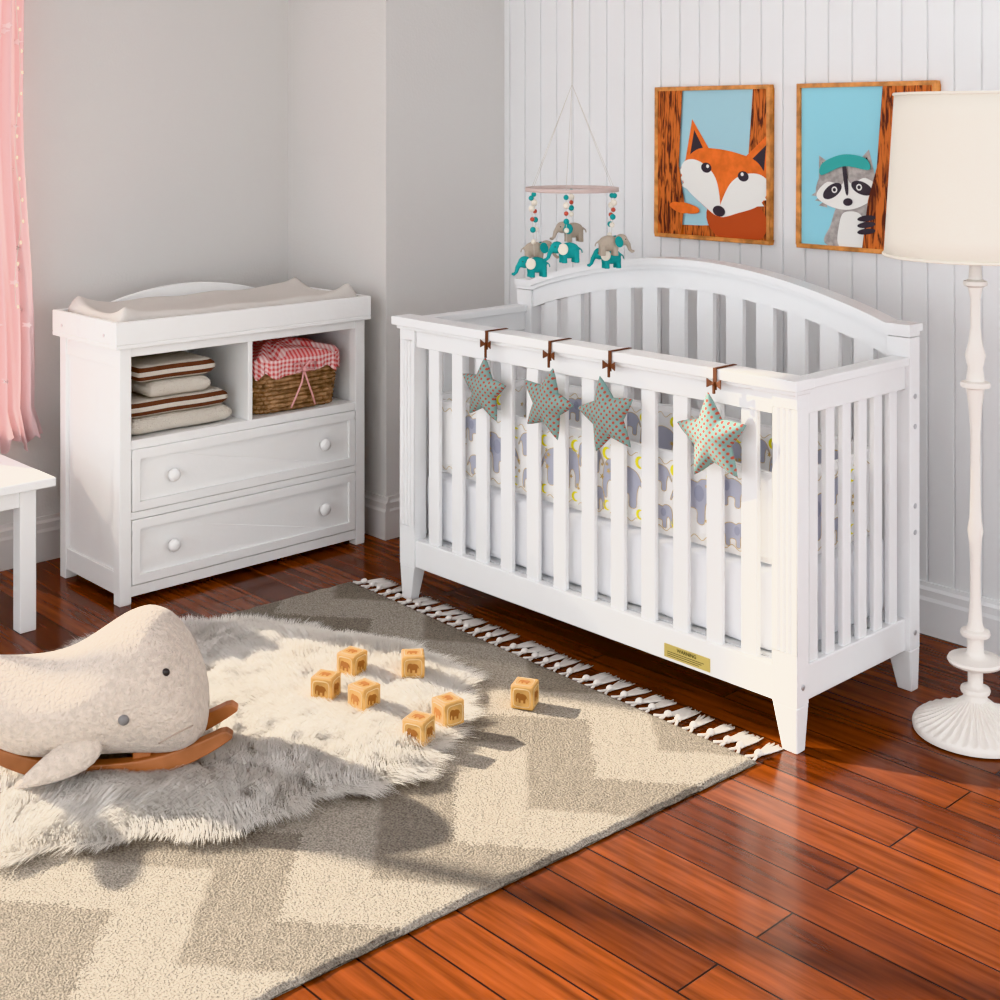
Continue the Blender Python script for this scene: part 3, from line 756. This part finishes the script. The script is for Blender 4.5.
# ---------------------------------------------------------------- sheepskin
OUT=[(-3.56,2.08),(-3.38,2.28),(-3.15,2.34),(-2.98,2.43),(-2.80,2.41),(-2.70,2.42),(-2.62,2.31),(-2.52,2.23),(-2.45,2.08),(-2.40,1.93),(-2.45,1.76),(-2.48,1.58),(-2.58,1.40),(-2.66,1.20),(-2.80,1.08),(-3.0,1.0),(-3.25,1.02),(-3.42,1.22),(-3.52,1.5),(-3.62,1.8)]
OUTS=smooth_pts(OUT,4)
OUTS=[(p[0]+.016*math.sin(i*1.7)+.012*math.sin(i*.6),p[1]+.016*math.cos(i*2.1)) for i,p in enumerate(OUTS)]
OA=np.array(OUTS); CEN=OA.mean(0)
def inside(P):
    x,y=P[:,0],P[:,1]; r=np.zeros(len(P),bool); n=len(OA); j=n-1
    for i in range(n):
        xi,yi=OA[i];xj,yj=OA[j]
        c=((yi>y)!=(yj>y))&(x<(xj-xi)*(y-yi)/(yj-yi+1e-12)+xi); r^=c; j=i
    return r
fE=empty('sheepskin_rug',(-2.95,1.75,.014),'fluffy off-white sheepskin rug lying on the chevron rug','rug')
mb=MB(); mb.prism([tuple(CEN+(np.array(p)-CEN)*.95) for p in OUTS],'z',.0135,.022); mb.build('hide','furbase',fE)
NS=200000
P=np.random.rand(int(NS*1.9),2)*np.array([1.40,1.56])+np.array([-3.68,.94]); P=P[inside(P)][:NS]; NS=len(P)
cs=.048
cell=np.floor(P/cs+np.random.randn(NS,2)*.26); h=np.sin(cell[:,0]*127.1+cell[:,1]*311.7)*43758.5453; h1=h-np.floor(h); h=np.sin(cell[:,0]*269.5+cell[:,1]*183.3)*43758.5453; h2=h-np.floor(h)
ctr=(cell+np.stack([h1,h2],1)*.8+.1)*cs
ang=2*pi*(.5*np.sin(P[:,0]*3.1+1.3)*np.cos(P[:,1]*2.7)+.10*h1)-1.0
rad=(P-CEN); rn_=np.linalg.norm(rad,axis=1,keepdims=True); rad=rad/rn_
dmin=np.full(NS,9.)
for i in range(len(OA)):
    a=OA[i-1]; bq=OA[i]; ab=bq-a; tt=np.clip(((P-a)@ab)/(ab@ab),0,1); q=a+tt[:,None]*ab; dmin=np.minimum(dmin,np.linalg.norm(P-q,axis=1))
edge=np.clip(1-dmin/.07,0,1)[:,None]
lean=np.stack([np.cos(ang),np.sin(ang)],1)*(.055+.025*h2[:,None])*(1-edge)+rad*(.050+.035*h1[:,None])*edge
ln=.044+.012*h2+.014*np.random.rand(NS)
tip=P+(ctr-P)*.40*(1-edge)+lean+np.random.randn(NS,2)*.007
base=np.column_stack([P,np.full(NS,.018)])
tz=.020+ln*(.60+.24*h1)*(1-.75*edge[:,0])
tipv=np.column_stack([tip,tz]); mid1=base*.65+tipv*.35; mid1[:,2]=.020+(tz-.020)*.62; mid2=base*.30+tipv*.70; mid2[:,2]=.020+(tz-.020)*1.0
tipv[:,2]-=.012*(1-edge[:,0])
wa=np.random.rand(NS)*2*pi; wv=np.column_stack([np.cos(wa),np.sin(wa),np.zeros(NS)])*.0007
V=np.stack([base-wv,base+wv,mid1-wv,mid1+wv,mid2-wv*.7,mid2+wv*.7,tipv],1).reshape(-1,3)
off=(np.arange(NS)*7)[:,None]
Q=np.concatenate([off+np.array([0,1,3,2]),off+np.array([2,3,5,4])],0); T=off+np.array([4,5,6])
me=bpy.data.meshes.new('fur'); me.vertices.add(len(V)); me.vertices.foreach_set('co',V.astype(np.float32).ravel())
nl=Q.size+T.size; me.loops.add(nl); me.loops.foreach_set('vertex_index',np.concatenate([Q.ravel(),T.ravel()]).astype(np.int32))
me.polygons.add(len(Q)+len(T)); st=np.concatenate([np.arange(len(Q))*4,Q.size+np.arange(len(T))*3]).astype(np.int32)
me.polygons.foreach_set('loop_start',st)
me.update(calc_edges=True); me.validate(); me.materials.append(M['fur'])
fo=bpy.data.objects.new('fur',me); COL.objects.link(fo); fo.parent=fE; fo.location=(2.95,-1.75,-.014); fo['kind']='stuff'

# ---------------------------------------------------------------- toy blocks
LB='natural wooden toy block with a printed elephant on the sheepskin'
def block(loc,rz,label,src=None):
    s=.0295
    if src: return copy_tree(src,loc,(0,0,rz),label)
    e=empty('toy_block',loc,label,'toy block',rotz=rz,group='wooden toy blocks on the rugs')
    mb=MB(); rbox(mb,-s,s,-s,s,0,2*s,.004,0,nx=26); k=.035
    def put(fn):
        mb.poly([fn(p[0]*k,p[1]*k,.0006) for p in ELE],1)
        mb.tube([fn(.0225*math.copysign(abs(math.cos(a))**.4,math.cos(a)),.0225*math.copysign(abs(math.sin(a))**.4,math.sin(a)),.0004) for a in [2*pi*q/32 for q in range(32)]],.0009,4,2,closed=True)
    put(lambda x,y,o:(x,-s-o,y+s)); put(lambda x,y,o:(s+o,x,y+s)); put(lambda x,y,o:(x,y,2*s+o)); put(lambda x,y,o:(-x,s+o,y+s)); put(lambda x,y,o:(-s-o,-x,y+s))
    mb.build('block_body',['block','blockp','blockd'],e,loc=(0,0,0),smooth=True,fix=False)
    return e
bpy.context.view_layer.update()
zf=.048
B0=block((-2.88,2.18,zf+.006),.25,LB)
for (x,y,z,r) in ((-2.775,2.30,zf,.9),(-2.817,2.049,zf,.5),(-2.703,2.083,zf,.1),(-2.515,2.195,zf-.010,-.1),(-2.490,2.082,zf-.014,.35)):
    block((x,y,z),r,LB,B0)
block((-2.497,2.441,.0135),.5,'natural wooden toy block with a printed elephant on the chevron rug',B0)

# ---------------------------------------------------------------- whale rocker
wh=empty('whale_rocker',(-2.882,1.492,.034),'beige plush whale rocking toy on curved wooden rockers','rocking toy',rotz=math.radians(53))
ST=[(.222,.130,.002,.002),(.219,.130,.050,.046),(.209,.136,.088,.080),(.192,.150,.118,.108),(.166,.170,.140,.136),(.13,.190,.154,.156),(.085,.200,.162,.162),(.035,.194,.166,.152),(-.015,.178,.164,.135),(-.06,.163,.158,.120),(-.10,.153,.151,.111),(-.15,.148,.140,.106),(-.20,.150,.124,.104),(-.25,.160,.106,.098),(-.30,.177,.087,.086),(-.35,.200,.070,.070),(-.40,.228,.053,.054),(-.45,.260,.042,.040),(-.49,.288,.030,.026),(-.51,.305,.01,.008)]
mb=MB(); n=44
def wf(u,v):
    k=v*(len(ST)-1); i=min(int(k),len(ST)-2); f=k-i; s=[ST[i][j]*(1-f)+ST[i+1][j]*f for j in range(4)]
    a=2*pi*u; zz_=math.sin(a)*s[3]; wd=s[2]*(1-.10*max(0,math.sin(a)))
    return (s[0],math.cos(a)*wd,s[1]+zz_)
mb.grid(wf,n,70,0,wrapu=True)
body=mb.build('body',['whale'],wh,loc=(0,0,0),smooth=True)
ss=body.modifiers.new('s','SMOOTH'); ss.iterations=10
mb=MB()
for s in (-1,1): mb.ell((-.53,s*.070,.330),(.05,.085,.016),rot=Euler((s*.25,0,s*.5)))
mb.build('tail_fluke','whale',wh,loc=(0,0,0),smooth=True)
def fin(q):
    k=(q.x/.10+1)/2
    return Vector((q.x,q.y*(.5+.6*k),q.z*(.35+.9*k)))
mb=MB(); mb.ell((-.085,-.150,.076),(.10,.024,.042),rot=Euler((-.5,-.42,.15)),fn=fin); mb.build('flipper','whale',wh,loc=(0,0,0),smooth=True)
mb=MB(); mb.ell((.12,.125,.115),(.10,.020,.040),rot=Euler((.5,.3,2.6)),fn=fin); mb.build('flipper','whale',wh,loc=(0,0,0),smooth=True)
def wy(x,z):
    for i in range(len(ST)-1):
        if ST[i][0]>=x>=ST[i+1][0]:
            f=(ST[i][0]-x)/(ST[i][0]-ST[i+1][0]); s=[ST[i][j]*(1-f)+ST[i+1][j]*f for j in range(4)]
            q=(z-s[1])/s[3]
            return -s[2]*(1-.10*max(0,q))*math.sqrt(max(0,1-q*q))
for (x,z,r,c_) in ((.055,.170,.0125,'greyeye'),(.140,.255,.009,'dark')):
    mb=MB(); mb.ell((x,wy(x,z)+.004,z),(r,r*.8,r),0,nu=16,nv=10); mb.build('eye',c_,wh,loc=(0,0,0),smooth=True)
mp_=[]
for q in range(14):
    t=q/13; x=.125+.072*t; z=.100+.018*math.sin(t*2.4)+.016*t*t
    mp_.append((x,wy(x,z)+.0020,z))
mb=MB(); mb.tube(mp_,.0020,6); mb.build('mouth','crease',wh,loc=(0,0,0),smooth=True)
for s in (-1,1):
    mb=MB(); N=40; sec=[]
    for i in range(N+1):
        t=-1+2*i/N; x=.0+t*.282; zb=.085*abs(t)**2.3; h=.038*(1-.35*abs(t)**4)+.004
        if abs(t)>.90: h*=max(.25,math.sqrt(max(0,1-((abs(t)-.90)/.10)**2)))
        y=s*.072
        sec.append([(x,y-.015,zb),(x,y+.015,zb),(x,y+.015,zb+h),(x,y-.015,zb+h)])
    vs=[p for q in sec for p in q]; fs=[(0,1,2,3),(4*N+3,4*N+2,4*N+1,4*N)]
    for i in range(N):
        for j in range(4): fs.append((4*i+j,4*i+(j+1)%4,4*i+4+(j+1)%4,4*i+4+j))
    mb.add(vs,fs); mb.build('rocker','rockw',wh,loc=(0,0,0),bevel=.006,segs=3)
for x in (-.11,.08):
    mb=MB(); mb.box(x-.02,x+.02,-.072,.072,.036,.066); mb.build('crossbar','rockw',wh,loc=(0,0,0),bevel=.004)

# ---------------------------------------------------------------- light, world, camera
w=bpy.data.worlds.new('world'); SC.world=w; w.use_nodes=True
bg=w.node_tree.nodes['Background']; bg.inputs[0].default_value=(.935,.967,1,1); bg.inputs[1].default_value=2.75
sd=bpy.data.lights.new('sun','SUN'); sd.energy=13; sd.angle=.02; sd.color=(1,.88,.70)
so=bpy.data.objects.new('sun',sd); COL.objects.link(so)
d=Vector((.78,.37,-.44)); so.rotation_euler=d.to_track_quat('-Z','Y').to_euler()
cd=bpy.data.cameras.new('camera'); cd.lens=1365/1000*36; cd.sensor_width=36; cd.shift_y=-.376; cd.clip_start=.05
co=bpy.data.objects.new('camera',cd); COL.objects.link(co); co.location=(0,0,1.5); co.rotation_euler=(pi/2,0,math.radians(46.7)); SC.camera=co
try: SC.view_settings.view_transform='Khronos PBR Neutral'
except Exception: SC.view_settings.view_transform='Standard'
